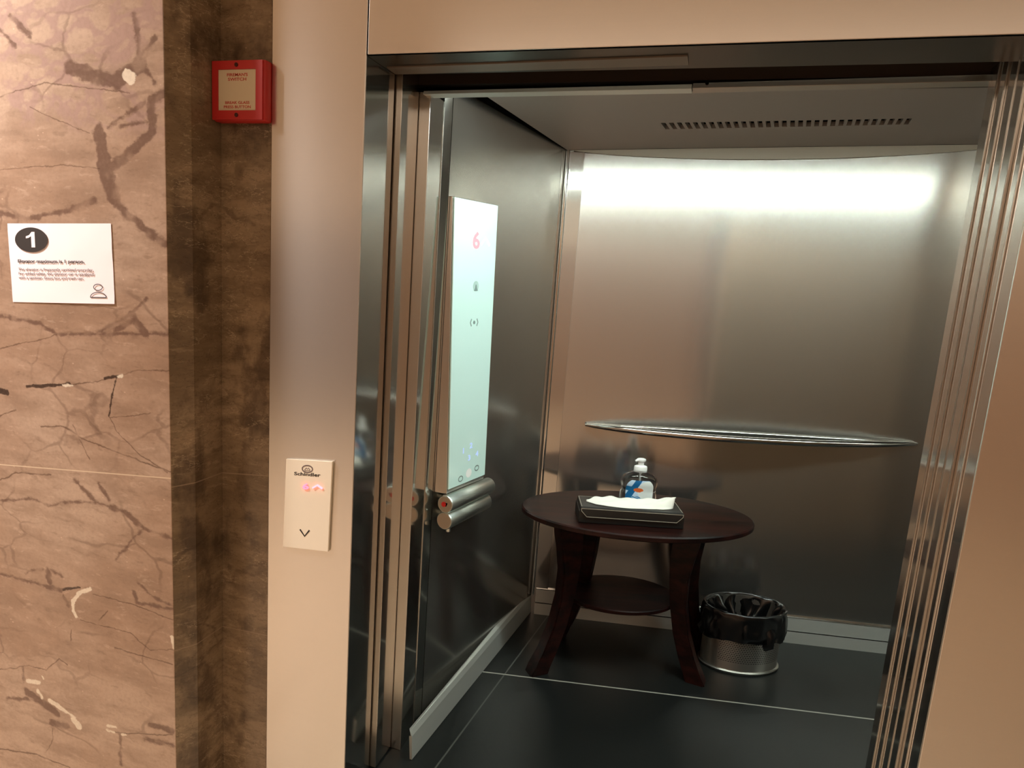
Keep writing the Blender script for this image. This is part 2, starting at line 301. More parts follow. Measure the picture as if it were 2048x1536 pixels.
def bin_mat():
    t = NT('perforated_steel'); p = t.obj()
    s = t.n('ShaderNodeSeparateXYZ', {0: p})
    ang = t.math('ARCTAN2', t.math('MULTIPLY', s.outputs[1], 1.65), s.outputs[0])
    row = t.math('MULTIPLY', s.outputs[2], 1 / .0086)
    fl = t.math('FLOOR', row)
    u = t.math('FRACT', t.math('ADD', t.math('MULTIPLY', ang, 15.5), t.math('MULTIPLY', fl, .5)))
    slit = t.math('MULTIPLY', t.math('LESS_THAN', u, .62), t.math('LESS_THAN', t.math('FRACT', row), .38))
    win = t.math('MULTIPLY', t.math('MULTIPLY', t.math('GREATER_THAN', s.outputs[2], .052), t.math('LESS_THAN', s.outputs[2], .18)),
                 t.math('MULTIPLY', t.math('GREATER_THAN', ang, -2.35), t.math('LESS_THAN', ang, -.25)))
    m_ = t.math('MULTIPLY', slit, win)
    tg = t.n('ShaderNodeCombineXYZ', {0: 0.0, 1: 0.0, 2: 1.0}).outputs[0]
    a = t.n('ShaderNodeBsdfPrincipled', {'Base Color': (.60, .57, .52, 1), 'Metallic': 1.0, 'Roughness': .34, 'Anisotropic': .5, 'Tangent': tg}).outputs[0]
    b = t.princ(Base_Color=srgb(10, 10, 10), Roughness=.8)
    return t.done(t.n('ShaderNodeMixShader', {0: m_, 1: a, 2: b}).outputs[0])
M['bin'] = bin_mat()

# ------------------------------------------------------------------ mesh helpers
def obj(name, bm, mat, parent=None, smooth=None, loc=None, rotz=0.0):
    me = bpy.data.meshes.new(name)
    bmesh.ops.recalc_face_normals(bm, faces=bm.faces[:])
    bm.to_mesh(me); bm.free()
    me.materials.append(mat)
    if smooth is not None:
        me.polygons.foreach_set('use_smooth', [True] * len(me.polygons))
        me.set_sharp_from_angle(angle=R(smooth))
    o = bpy.data.objects.new(name, me); COL.objects.link(o)
    if parent is not None: o.parent = parent
    if loc is not None: o.location = loc
    o.rotation_euler.z = rotz
    return o
def thing(name, label, cat, loc=(0, 0, 0), rotz=0.0, group=None):
    o = bpy.data.objects.new(name, None); COL.objects.link(o)
    o.empty_display_size = .05
    o.location = loc; o.rotation_euler.z = rotz
    return tag(o, label, cat, group)
def tag(o, label, cat, group=None):
    o['label'] = label; o['category'] = cat
    if group: o['group'] = group
    return o
def struct(name, bm=None, mat=None, label=None, smooth=None):
    if bm is None:
        o = bpy.data.objects.new(name, None); COL.objects.link(o)
    else: o = obj(name, bm, mat, None, smooth)
    o['kind'] = 'structure'
    if label: o['label'] = label
    return o
def bx(bm, x0, x1, y0, y1, z0, z1, bev=0.0):
    return prism(bm, [(x0, y0), (x1, y0), (x1, y1), (x0, y1)], z0, z1, bev)
def prism(bm, plan, z0, z1, bev=0.0, seg=2):
    """A plan polygon raised from z0 to z1; z0 and z1 may be functions of (x, y)."""
    f0 = z0 if callable(z0) else (lambda x, y: z0)
    f1 = z1 if callable(z1) else (lambda x, y: z1)
    lo = [bm.verts.new((x, y, f0(x, y))) for x, y in plan]
    hi = [bm.verts.new((x, y, f1(x, y))) for x, y in plan]
    n = len(plan); fs = [bm.faces.new(lo[::-1]), bm.faces.new(hi)]
    for i in range(n): fs.append(bm.faces.new((lo[i], lo[(i + 1) % n], hi[(i + 1) % n], hi[i])))
    if bev > 0:
        es = list({e for f in fs for e in f.edges})
        bmesh.ops.bevel(bm, geom=es, offset=bev, segments=seg, profile=.5, affect='EDGES', clamp_overlap=True)
    return bm
def hexa(bm, pts, bev=0.0):
    """Eight points: bottom four then top four, same order."""
    v = [bm.verts.new(p) for p in pts]
    q = [(3, 2, 1, 0), (4, 5, 6, 7), (0, 1, 5, 4), (1, 2, 6, 5), (2, 3, 7, 6), (3, 0, 4, 7)]
    fs = [bm.faces.new([v[i] for i in f]) for f in q]
    if bev > 0:
        bmesh.ops.bevel(bm, geom=list({e for f in fs for e in f.edges}), offset=bev, segments=2, profile=.5, affect='EDGES', clamp_overlap=True)
    return bm
def rings(bm, loops, cap0=True, cap1=True, close=True):
    vs = [[bm.verts.new(p) for p in l] for l in loops]
    n = len(vs[0])
    for a, b in zip(vs, vs[1:]):
        for i in range(n if close else n - 1):
            bm.faces.new((a[i], a[(i + 1) % n], b[(i + 1) % n], b[i]))
    if cap0: bm.faces.new(vs[0][::-1])
    if cap1: bm.faces.new(vs[-1])
    return bm
def oval(bm, prof, n=48, power=2.0, **kw):
    """Lathe with an oval section: prof = (a, b, z[, cx, cy])."""
    def pt(a, b, z, th, cx=0.0, cy=0.0):
        c, s = math.cos(th), math.sin(th); e = 2 / power
        return (cx + a * math.copysign(abs(c) ** e, c), cy + b * math.copysign(abs(s) ** e, s), z)
    return rings(bm, [[pt(p[0], p[1], p[2], 2 * math.pi * i / n, *p[3:]) for i in range(n)] for p in prof], **kw)
def tube(bm, path, rad, n=12, caps=True, flat=1.0):
    path = [Vector(p) for p in path]; loops = []
    for i, p in enumerate(path):
        d = (path[min(i + 1, len(path) - 1)] - path[max(i - 1, 0)]).normalized()
        up = Vector((0, 0, 1)) if abs(d.z) < .9 else Vector((1, 0, 0))
        s = d.cross(up).normalized(); u = s.cross(d).normalized()
        r = rad[i] if isinstance(rad, (list, tuple)) else rad
        loops.append([p + s * (r * math.cos(2 * math.pi * k / n)) + u * (r * flat * math.sin(2 * math.pi * k / n)) for k in range(n)])
    return rings(bm, loops, caps, caps)
def text_bm(s, size, wide=1.0, depth=.0004, align='LEFT', bold=0.0):
    cu = bpy.data.curves.new('lettering', 'FONT')
    cu.body = s; cu.size = size; cu.align_x = align; cu.align_y = 'BOTTOM_BASELINE'
    cu.extrude = depth; cu.offset = bold; cu.resolution_u = 3
    tmp = bpy.data.objects.new('lettering', cu); COL.objects.link(tmp)
    dg = bpy.context.evaluated_depsgraph_get()
    me = bpy.data.meshes.new_from_object(tmp.evaluated_get(dg))
    bm = bmesh.new(); bm.from_mesh(me)
    bpy.data.objects.remove(tmp); bpy.data.meshes.remove(me); bpy.data.curves.remove(cu)
    for v in bm.verts: v.co.x *= wide
    return bm
def frame_bm(bm, o, u, v, n):
    """Move a flat drawing (x across, y up, z out) into the plane at o with axes u, v and normal n."""
    o, u, v, n = Vector(o), Vector(u), Vector(v), Vector(n)
    for w in bm.verts: w.co = o + u * w.co.x + v * w.co.y + n * w.co.z
    return bm
def poly_bm(pts, depth=.0004):
    bm = bmesh.new(); prism(bm, pts, 0.0, depth); return bm
def stroke_bm(path, wd, depth=.0004, closed=False):
    """A flat pen stroke of width wd along a path."""
    bm = bmesh.new(); pts = [Vector((*p, 0)) for p in path]; n = len(pts)
    L, Rr = [], []
    for i, p in enumerate(pts):
        a = pts[(i - 1) % n] if closed else pts[max(i - 1, 0)]
        b = pts[(i + 1) % n] if closed else pts[min(i + 1, n - 1)]
        d = (b - a).normalized(); nn = Vector((-d.y, d.x, 0)) * wd / 2
        L.append(p + nn); Rr.append(p - nn)
    def V(q, z): return bm.verts.new((q.x, q.y, z))
    l0, r0 = [V(q, 0) for q in L], [V(q, 0) for q in Rr]
    l1, r1 = [V(q, depth) for q in L], [V(q, depth) for q in Rr]
    for i in range(n if closed else n - 1):
        j = (i + 1) % n
        bm.faces.new((l1[i], r1[i], r1[j], l1[j])); bm.faces.new((l0[i], l0[j], r0[j], r0[i]))
        bm.faces.new((l0[i], l1[i], l1[j], l0[j])); bm.faces.new((r0[i], r0[j], r1[j], r1[i]))
    if not closed:
        bm.faces.new((l0[0], r0[0], r1[0], l1[0])); bm.faces.new((l0[-1], l1[-1], r1[-1], r0[-1]))
    return bm
def ell(cx, cy, a, b, n=40, t0=0.0, t1=2 * math.pi):
    return [(cx + a * math.cos(t0 + (t1 - t0) * i / n), cy + b * math.sin(t0 + (t1 - t0) * i / n)) for i in range(n if t1 - t0 > 6.28 else n + 1)]
def join(bms):
    out = bms[0]
    for b in bms[1:]:
        me = bpy.data.meshes.new('join'); b.to_mesh(me); b.free(); out.from_mesh(me); bpy.data.meshes.remove(me)
    return out
NB = bmesh.new

# ------------------------------------------------------------------ the lobby
b = NB(); bx(b, -5.2, 4.2, -4.6, 0.0, -.28, -.16); struct('floor_lobby', b, M['lobby_floor'])
b = NB(); bx(b, -5.2, 4.2, -4.6, .2, 2.95, 3.05); struct('ceiling_lobby', b, M['lobby_ceiling'])
b = NB(); bx(b, -5.2, -.6, -4.72, -4.6, -.28, 2.05); struct('wall_rear_left', b, M['lobby_dark'])
b = NB(); bx(b, -.6, 4.2, -4.72, -4.6, -.28, 2.05); struct('wall_rear', b, M['lobby_wall'])
b = NB(); bx(b, -5.2, 4.2, -4.72, -4.61, 2.05, 3.05); struct('wall_rear_upper', b, M['lobby_ceiling'])
b = NB(); bx(b, 4.2, 4.32, -4.72, .3, -.12, 3.05); struct('wall_east', b, M['lobby_ceiling'])
b = NB(); bx(b, -5.32, -5.2, -4.72, .3, -.28, 2.05); struct('wall_west', b, M['lobby_dark'])
b = NB(); bx(b, -5.32, -5.21, -4.72, .3, 2.05, 3.05); struct('wall_west_upper', b, M['lobby_ceiling'])
# marble pier with a softly eased outer edge
b = NB()
er = .036
plan = [(-5.2, .12), (-5.2, PIER_Y)]
plan += [(PIER_X - .0365, PIER_Y), (PIER_X - .0340, PIER_Y + .0012), (PIER_X - .0335, .12)]
prism(b, plan, -.16, 2.95)
struct('wall_pier', b, M['marble_pier'], 'tan veined marble wall pier with an eased edge, left of the lift', smooth=50)
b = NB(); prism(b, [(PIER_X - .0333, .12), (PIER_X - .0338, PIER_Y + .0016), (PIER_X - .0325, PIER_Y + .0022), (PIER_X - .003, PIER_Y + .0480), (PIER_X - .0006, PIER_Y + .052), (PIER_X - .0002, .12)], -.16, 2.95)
struct('wall_pier_side', b, M['marble_brown_shade'], 'marble return of the pier, its shade put into the dark colour')  # return and eased edge: shade painted in with the darker marble
# set-back marble strip between pier and steel frame
b = NB(); bx(b, PIER_X + .0004, JL - .004, .006, .14, -.16, 2.95); struct('wall_strip', b, M['marble_brown_shade'], 'dark brown marble strip set back beside the steel frame')
b = NB(); bx(b, JL - .006, 4.2, .06, .149, 2.6, 2.95); struct('wall_head', b, M['marble_brown_shade'])
b = NB(); bx(b, 2.6, 4.2, .0, .149, -.16, 2.95); struct('wall_front', b, M['marble_brown_shade'])

# ------------------------------------------------------------------ entrance frame
frame = struct('door_frame', label='beige satin steel frame around the open lift entrance')
b = NB(); bx(b, JL, 0.0, 0.0, .15, -.16, 2.60, .0015); lj = obj('jamb', b, M['frame'], frame)
b = NB(); bx(b, -.0009, .0006, .002, .1495, 0.001, H - .001); obj('jamb_return', b, M['return'], frame)
b = NB(); bx(b, .0035, 2.60, 0.0, .15, H, 2.60, .0015); obj('lintel', b, M['frame'], frame)
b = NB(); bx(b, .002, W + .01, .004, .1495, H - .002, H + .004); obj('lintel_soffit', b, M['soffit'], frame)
b = NB(); bx(b, W, 2.60, 0.0, .057, -.16, H, .0022); obj('jamb', b, M['frame'], frame)
b = NB(); bx(b, W - .0006, W + .002, .003, .0565, .001, H - .001); obj('jamb_return', b, M['return'], frame)
# stepped closing edge of the right jamb: narrow steel slips, each one a little further in
ys = [.057, .095, .135, .178, .215, .262]
for i in range(5):
    x = W - .0042 * (i + 1) - (.002 if i == 1 else 0)
    b = NB(); bx(b, x, W + .06, ys[i] + .001, ys[i + 1], 0.0, H + .02, .0016)
    obj('closing_slip', b, M['post'] if i else M['frame'], frame)
    b = NB(); bx(b, x - .0004, x + .004, ys[i] + .0036, ys[i + 1] - .0004, 0.001, H + .019)
    obj('slip_face', b, M['return'], frame)
# rail let into the soffit above the left half
b = NB(); hexa(b, [(.012, .083, 2.094), (.766, .056, 2.094), (.766, .115, 2.094), (.010, .1365, 2.094),
                   (.012, .083, 2.1), (.766, .056, 2.1), (.766, .115, 2.1), (.010, .1365, 2.1)], .001)
obj('soffit_rail', b, M['railpaint'], frame)
# landing sill
b = NB(); bx(b, 0.0, W, 0.0, .149, -.16, .0); obj('sill', b, M['kick'], frame)

# ------------------------------------------------------------------ car: doors slid open, post, header
door = struct('door_1', label='steel lift doors slid open into the left side')
b = NB(); bx(b, -.62, .020, .157, .204, .006, 2.14, .001); obj('door_panel', b, M['post'], door)
b = NB(); bx(b, -.62, .0204, .210, .258, .006, 2.14, .001); obj('door_panel', b, M['post'], door)
b = NB(); bx(b, -.62, -.004, .1502, .156, .0, 2.14); obj('door_gap', b, M['darkmetal'], door)
b = NB(); bx(b, .0200, .0212, .1575, .2575, .008, 2.139); obj('door_edge', b, M['return'], door)
b = NB(); bx(b, -.60, .0195, .2042, .2098, .006, 2.13); obj('door_seal', b, M['darkmetal'], door)
post = struct('trim_1', label='narrow steel post at the left front of the car')
b = NB(); bx(b, -.10, .0556, .262, .356, 0.0, 2.085, .0012); obj('post', b, M['frame'], post)
b = NB(); bx(b, .0552, .0562, .264, .355, 0.0, 2.084); obj('post_side', b, M['return'], post)
b = NB(); prism(b, [(-.10, .357), (.0585, .357), (.0690, .394), (-.10, .394)], 0.0, 2.15, .001); obj('front_return', b, M['return'], post)
b = NB(); bx(b, -.10, .066, .394, .399, .0, 2.15); obj('return_gap', b, M['black'], post)

head = struct('trim_2', label='steel header over the car entrance with a light strip on its left half')
b = NB(); bx(b, -.10, RX + .04, .262, .355, 2.1045, 2.26); obj('header_board', b, M['darkmetal'], head)
b = NB(); hexa(b, [(.772, .248, 2.0815), (W + .06, .248, 2.0895), (W + .06, .290, 2.0895), (.772, .290, 2.0815),
                   (.772, .250, 2.094), (W + .06, .250, 2.104), (W + .06, .290, 2.104), (.772, .290, 2.094)], .0008)
obj('header_lip', b, M['post'], head)
b = NB(); hexa(b, [(.040, .244, 2.074), (.770, .244, 2.0795), (.770, .285, 2.0795), (.040, .285, 2.074),
                   (.040, .250, 2.084), (.770, .250, 2.092), (.770, .285, 2.092), (.040, .285, 2.084)], .0008)
obj('header_strip', b, M['kick'], head)
b = NB(); hexa(b, [(-.1, .2905, 2.082), (RX, .2905, 2.110), (RX, .315, 2.112), (-.1, .315, 2.084), (-.1, .2905, 2.1040), (RX, .2905, 2.1145), (RX, .315, 2.1165), (-.1, .315, 2.1040)]); obj('header_dark_fill', b, M['black'], head)  # black filler added so the lamplit slot above the strip stays dark
for sx, sz in ((.806, 2.0935), (1.418, 2.1005)):
    b = NB(); tube(b, [(sx, .246, sz), (sx, .251, sz)], .0045, 12); obj('header_screw', b, M['black'], head)

# ------------------------------------------------------------------ car shell
cx, cy = corner(); rx_, ry_ = rcorner()
b = NB(); prism(b, [(-.02, .15), (W, .15), (W, .30), (rw(.30), .30), (rx_, ry_), (cx, cy), (lw(.30), .30), (-.02, .30)], -.10, 0.0)
struct('floor', b, M['floor'], 'dark grey tiled car floor with pale joint lines')
b = NB(); prism(b, [(lw(.400), .400), (cx, cy), (cx - .06, cy), (lw(.400) - .06, .400)], 0.0, 2.40); struct('wall_left', b, M['steel_side'])
b = NB(); prism(b, [(cx, cy), (rx_, ry_), (rx_, ry_ + .06), (cx, cy + .06)], 0.0, 2.40)
struct('wall_back', b, M['steel'], 'brushed steel back wall of the car')
b = NB(); prism(b, [(rw(.30), .30), (rx_, ry_), (rx_ + .06, ry_), (rw(.30) + .06, .30)], 0.0, 2.40); struct('wall_right', b, M['steel'])
b = NB(); bx(b, W + .012, rw(.30) + .06, .263, .30, 0.0, 2.40); struct('wall_front_return', b, M['reflect_tan'])  # unseen; tan finish made up to brighten the back wall's reflection
# corner strip and corner bead
b = NB(); prism(b, [(.232, bw(.232, .006)), (.291, bw(.291, .006)), (.291, bw(.291, -.002)), (.232, bw(.232, -.002))], .12, 2.131)
struct('trim_3', b, M['return'])
b = NB(); c0 = corner(.004, .002)
tube(b, [(c0[0] + .004, c0[1] - .006, .10), (c0[0] + .004, c0[1] - .006, 2.134)], .0085, 14)
struct('trim_4', b, M['chrome'], 'bright vertical bead in the back left corner of the car', smooth=40)
# kick plates
kl = struct('baseboard_left')
k0 = [LX + TL * .30, .30]; k1 = corner(0, 0, LX, TL)
def kick(off0, off1, z0, z1, z1b, name, mat):
    bmm = NB()
    d0 = off0; d1 = off1
    y0, y1 = .236, k1[1]
    P = lambda y, off: (LX + TL * y + off, y)
    hexa(bmm, [(*P(y0, d0), z0), (*P(y1, d0), z0), (*P(y1, -.034), z0), (*P(y0, -.008), z0),
               (*P(y0, d1), z1), (*P(y1, d1), z1), (*P(y1, -.034), z1b), (*P(y0, -.014), z1b)])
    obj(name, bmm, mat, kl)
kick(0.0, -.004, .002, .086, .086, 'kick_plate', M['kick'])
kick(-.004, -.012, .0862, .104, .112, 'kick_plate_top', M['kick'])
kb = struct('baseboard_back')
def kickb(o0, o1, z0, z1, z1b, name, mat):
    bmm = NB(); xa, xb = .238, rx_ - .02
    hexa(bmm, [(xa, bw(xa, o0), z0), (xb, bw(xb, o0), z0), (xb, bw(xb, -.001), z0), (xa, bw(xa, -.001), z0),
               (xa, bw(xa, o1), z1), (xb, bw(xb, o1), z1), (xb, bw(xb, -.001), z1b), (xa, bw(xa, -.001), z1b)])
    obj(name, bmm, mat, kb)
kickb(.014, .013, .0, .057, .057, 'kick_plate', M['kick'])
kickb(.010, .009, .0600, .1275, .1285, 'kick_plate_top', M['kick'])
kickb(.012, .0095, .1276, .1300, .1300, 'kick_plate_edge', M['chrome'])
# ceiling panel with the vent opening left out
ceil = struct('ceiling', label='grey car ceiling panel with a rear slot vent')
E0 = [(LX + TL * .45, .45), (RX + TL * .45 - .02, .45), (rx_ - .03, bw(rx_ - .03, .018)), (k1[0], bw(k1[0], .018))]
V0 = [(.6273, .9589), (1.4734, 1.1337), (1.4832, 1.2190), (.6381, 1.0574)]
b = NB()
def cv(p, dz=0.0): return b.verts.new((p[0], p[1], ceil_z(*p) + dz))
eo, vo = [cv(p) for p in E0], [cv(p) for p in V0]
eo2, vo2 = [cv(p, .016) for p in E0], [cv(p, .016) for p in V0]
for i in range(4):
    j = (i + 1) % 4
    b.faces.new((eo[i], eo[j], vo[j], vo[i])); b.faces.new((eo2[j], eo2[i], vo2[i], vo2[j]))
    b.faces.new((eo[j], eo[i], eo2[i], eo2[j])); b.faces.new((vo[i], vo[j], vo2[j], vo2[i]))
obj('ceiling_panel', b, M['ceiling'], ceil)
# drooping lip along the back edge
b = NB(); prism(b, [(LX + TL * .40 - .0005, .40), (LX + TL * k1[1] - .0005, k1[1]), (lw(k1[1]) + .001, k1[1]), (lw(.40) + .001, .40)], lambda x, y: ZC + .004, lambda x, y: ZC + .03); obj('side_gap_shade', b, M['black'], ceil)  # black strip painting the shade between ceiling panel and left wall
b = NB(); N = 40; xa, xb = .246, 1.99
top, low = [], []
for i in range(N + 1):
    t_ = i / N; x = xa + (xb - xa) * t_; y = bw(x, .012)
    z = ceil_z(x, y); d = .0015 + .046 * (4 * t_ * (1 - t_)) ** .85
    top.append((x, y, z)); low.append((x, y, z - d))
fv = [[b.verts.new(p) for p in top], [b.verts.new(p) for p in low]]
bv = [[b.verts.new((p[0], p[1] + .006, p[2])) for p in top], [b.verts.new((p[0], p[1] + .006, p[2])) for p in low]]
for i in range(N):
    b.faces.new((fv[0][i], fv[0][i + 1], fv[1][i + 1], fv[1][i])); b.faces.new((bv[0][i + 1], bv[0][i], bv[1][i], bv[1][i + 1]))
    b.faces.new((fv[1][i], fv[1][i + 1], bv[1][i + 1], bv[1][i]))
obj('ceiling_lip', b, M['lip'], ceil)
b = NB(); prism(b, [(p[0], p[1] + .0062) for p in (low[0], low[-1])] + [(low[-1][0], low[-1][1] + .011), (low[0][0], low[0][1] + .011)],
                lambda x, y: ceil_z(x, y) - .01, lambda x, y: ceil_z(x, y) + .02); obj('rear_gap', b, M['black'], ceil)
b = NB(); prism(b, [(lw(.400) - .05, .36), (rw(.36) + .05, .36), (rx_ + .06, ry_ + .06), (cx - .06, cy + .06)], 2.402, 2.43); obj('shaft_top', b, M['shaft'], ceil)
# light diffuser at the front of the ceiling
b = NB(); prism(b, [(LX + TL * .37 + .06, .365), (RX - .06, .365), (RX - .05, .44), (LX + TL * .44 + .06, .44)],
                lambda x, y: ceil_z(x, y) - .004, lambda x, y: ceil_z(x, y) + .012); obj('light_diffuser', b, M['lamp'], ceil)
# vent
vent = tag(thing('ceiling_vent', 'dark slotted air vent across the grey car ceiling', 'vent'), 'dark slotted air vent across the grey car ceiling', 'vent')
def vp(u, v):
    a = Vector(V0[0]).lerp(Vector(V0[1]), u); c = Vector(V0[3]).lerp(Vector(V0[2]), u); return a.lerp(c, v)
b = NB(); prism(b, [tuple(vp(u, v)) for u, v in ((-.01, -.1), (1.01, -.1), (1.01, 1.1), (-.01, 1.1))], lambda x, y: ceil_z(x, y) + .0172, lambda x, y: ceil_z(x, y) + .03)
obj('backing', b, M['black'], vent)
b = NB(); NS = 31
for i in range(NS + 1):
    u0 = i / NS - .0070 if i else 0.0; u1 = i / NS + .0062 if i < NS else 1.0
    sl = .010 * (i / NS - .5) * 1.0
    prism(b, [tuple(vp(u0, 0)), tuple(vp(u1, 0)), tuple(vp(u1, 1)), tuple(vp(u0, 1))], lambda x, y: ceil_z(x, y) + .0004, lambda x, y: ceil_z(x, y) + .0168)
obj('fins', b, M['ceiling'], vent)

# ------------------------------------------------------------------ handrail on the back wall
rail = thing('handrail', 'polished bowed steel handrail on the back wall of the lift car', 'handrail', (0, 0, 0))
b = NB(); path = []; rad = []
xa, xb = .398, 1.803
for i in range(49):
    t_ = i / 48; x = xa + (xb - xa) * t_; s = 4 * t_ * (1 - t_)
    path.append((x + .2 * .10 * s * 0, bw(x, .015 + .125 * s), .9495 + (.9958 - .9495) * t_))
    rad.append(.0060 + .0085 * min(1, s * 2.2) ** .6)
tube(b, path, rad, 16); obj('bow_bar', b, M['railmetal'], rail, 60)
b = NB(); tube(b, [(x, bw(x, .0075), .9495 + (.9958 - .9495) * (x - xa) / (xb - xa)) for x in (xa + .005, xb - .005)], .0055, 12)
obj('mirror_image_bar', b, M['chrome'], rail, 60)  # added bar, stands in for the bow's mirror image in the wall
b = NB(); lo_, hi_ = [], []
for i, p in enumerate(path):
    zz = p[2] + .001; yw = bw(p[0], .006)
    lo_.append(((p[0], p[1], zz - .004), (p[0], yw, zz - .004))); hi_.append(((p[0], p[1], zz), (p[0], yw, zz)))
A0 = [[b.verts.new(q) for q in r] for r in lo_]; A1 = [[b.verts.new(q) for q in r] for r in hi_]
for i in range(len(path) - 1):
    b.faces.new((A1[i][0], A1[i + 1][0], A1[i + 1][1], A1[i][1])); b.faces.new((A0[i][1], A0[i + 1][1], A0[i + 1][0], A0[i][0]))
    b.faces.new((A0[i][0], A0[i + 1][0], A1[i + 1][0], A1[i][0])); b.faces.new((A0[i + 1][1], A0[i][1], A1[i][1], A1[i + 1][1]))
obj('shade_plate', b, M['railshade'], rail)  # added dark plate, paints the dark gap between bow and its reflection

# ------------------------------------------------------------------ car operating panel
cop = thing('car_operating_panel', 'tall white glass lift button panel on the left car wall', 'control panel', (.05, .42, .85))
def cl(p): return tuple(Vector(p) - Vector(cop.location))
F_T, F_B = Vector((.0797, .403, 1.8199)), Vector((.1147, .403, .8644))       # front edge of the face, top and bottom
B_T, B_B = Vector((.1266, .6958, 1.8303)), Vector((.1555, .6573, .8515))     # back edge
Wt = lambda y: lw(y, .0012)
b = NB()
hexa(b, [cl(p) for p in ((F_B.x, .404, F_B.z), (B_B.x, B_B.y, B_B.z), (Wt(B_B.y), B_B.y, B_B.z), (Wt(.404), .404, F_B.z),
                         (F_T.x, .404, F_T.z), (B_T.x, B_T.y, B_T.z), (Wt(B_T.y) - .0, B_T.y, B_T.z), (Wt(.404) - .022, .404, F_T.z))], .0012)
obj('housing', b, M['frame'], cop)
nF = (B_T - F_T).cross(F_B - F_T).normalized()
if nF.x < 0: nF = -nF
def cop_pt(u, v, out=0.0):            # u from front to back, v from top to bottom
    return F_T.lerp(B_T, u).lerp(F_B.lerp(B_B, u), v) + nF * out
b = NB()
q = [cop_pt(u, v) for u, v in ((.012, .003), (.99, .003), (.99, .984), (.012, .984))]
hexa(b, [cl(p + nF * .0008) for p in q] + [cl(p + nF * .006) for p in q], .001)
glass = obj('glass_face', b, M['opal'], cop)
glass['label'] = 'pale white glass face'
def on_cop(bm_, u, v, name, mat, par=None, out=.0061):
    """Flat drawing in metres: x towards the back of the car, y up."""
    o = cop_pt(u, v, out); ux = (cop_pt(u + .1, v) - cop_pt(u, v)).normalized(); vy = (cop_pt(u, v - .05) - cop_pt(u, v)).normalized()
    frame_bm(bm_, cl(o), ux, vy, nF)
    return obj(name, bm_, mat, par or cop)
on_cop(text_bm('6', .075, 1.35, .0004, 'CENTER', .002), .50, .158, 'floor_digit', M['led_pink'])
on_cop(stroke_bm([(-.03, -.012), (0, .012), (.03, -.012)], .010), .72, .132, 'arrow_mark', M['led_pale'])
on_cop(poly_bm(ell(0, 0, .019, .0165)), .53, .286, 'bell_mark', M['paleprint'])
on_cop(poly_bm([(-.013, -.011), (.013, -.011), (.006, -.002), (.003, .009), (-.003, .009), (-.006, -.002)]), .53, .291, 'bell_shape', M['greyprint'], None, .0066)
on_cop(join([stroke_bm([(-.018, .012), (-.026, 0), (-.018, -.012)], .005), stroke_bm([(.018, .012), (.026, 0), (.018, -.012)], .005), poly_bm(ell(0, 0, .007, .006))]),
       .52, .412, 'speaker_mark', M['greyprint'])
for s_, u, v in (('1', .36, .872), ('2', .56, .862), ('3', .52, .905), ('4', .73, .90)):
    on_cop(text_bm(s_, .026, 1.5, .0004, 'CENTER', .0008), u, v, 'floor_key', M['led_blue'])
on_cop(poly_bm(ell(0, 0, .020, .016)), .52, .952, 'alarm_button', M['plastic'], None, .0062)
on_cop(stroke_bm(ell(0, 0, .014, .009, 24), .004, closed=True), .74, .945, 'door_mark', M['greyprint'])
on_cop(stroke_bm(ell(0, 0, .014, .009, 24), .004, closed=True), .31, .962, 'door_mark', M['greyprint'])
# two horizontal tubes under the glass
dirw = Vector((TLW, 1, 0)).normalized()
for k, (z_f, z_b, x_f, L) in enumerate(((.8345, .818, .1187, .31), (.777, .764, .1185, .29))):
    p0 = Vector((x_f, .386, z_f)); p1 = p0 + dirw * L; p1.z = z_b
    d = (p1 - p0).normalized()
    b = NB(); tube(b, [cl(p0), cl(p0 + d * .004), cl(p1 - d * .008), cl(p1)], [.0275, .030, .030, .024], 28); tb_ = obj('switch_tube', b, M['tube'], cop, 40)
    b = NB(); tube(b, [cl(p0 - d * .0016), cl(p0 + d * .002)], .0245 if k == 0 else .0255, 28); obj('end_cap', b, M['cap'], tb_, 40)
    if k == 0:
        b = NB(); tube(b, [cl(p0 - d * .0028 + Vector((-.004, 0, 0))), cl(p0 - d * .001 + Vector((-.004, 0, 0)))], .0085, 16); obj('key_mark', b, M['key_red'], tb_)
        b = NB(); bx(b, -.009, .009, -.0013, 0, -.006, .006); frame_bm(b, cl(p0 - d * .0016 + Vector((.006, 0, 0))), (1, 0, 0), (0, 1, 0), (0, 0, 1)); obj('key_slot', b, M['black'], tb_)
    b = NB(); pm = p0 + d * .03
    tube(b, [cl(pm + Vector((0, 0, -.029))), cl(pm + Vector((0, 0, -.044)))], .008, 12); obj('stem', b, M['tube'], tb_, 40)
    for yy in (.08, .24):
        pm = p0 + d * yy; b = NB(); tube(b, [cl(pm), cl(Vector((lw(pm.y), pm.y, pm.z)))], .009, 12); obj('bracket', b, M['tube'], tb_, 40)

# ------------------------------------------------------------------ landing call panel
lop = thing('call_panel', 'cream glass lift call panel with red floor number on the left jamb', 'call panel', (-.1385, 0, .9175))
Q = [Vector((-.2083, 0, 1.0410)), Vector((-.0610, 0, 1.0555)), Vector((-.0675, 0, .7925)), Vector((-.2155, 0, .7785))]   # TL TR BR BL
def lp(u, v): return Q[0].lerp(Q[1], u).lerp(Q[3].lerp(Q[2], u), v)
def ll(p, y): return (p.x - lop.location.x, y, p.z - lop.location.z)
b = NB(); hexa(b, [ll(p, -.0012) for p in Q] + [ll(p, -.0085) for p in Q], .0008); obj('glass_plate', b, M['callglass'], lop)
b = NB(); qq = [lp(u, v) for u, v in ((.03, .02), (.985, .02), (.985, .985), (.03, .985))]
hexa(b, [ll(p, 0.0) for p in qq] + [ll(p, -.0012) for p in qq]); obj('back_plate', b, M['black'], lop)
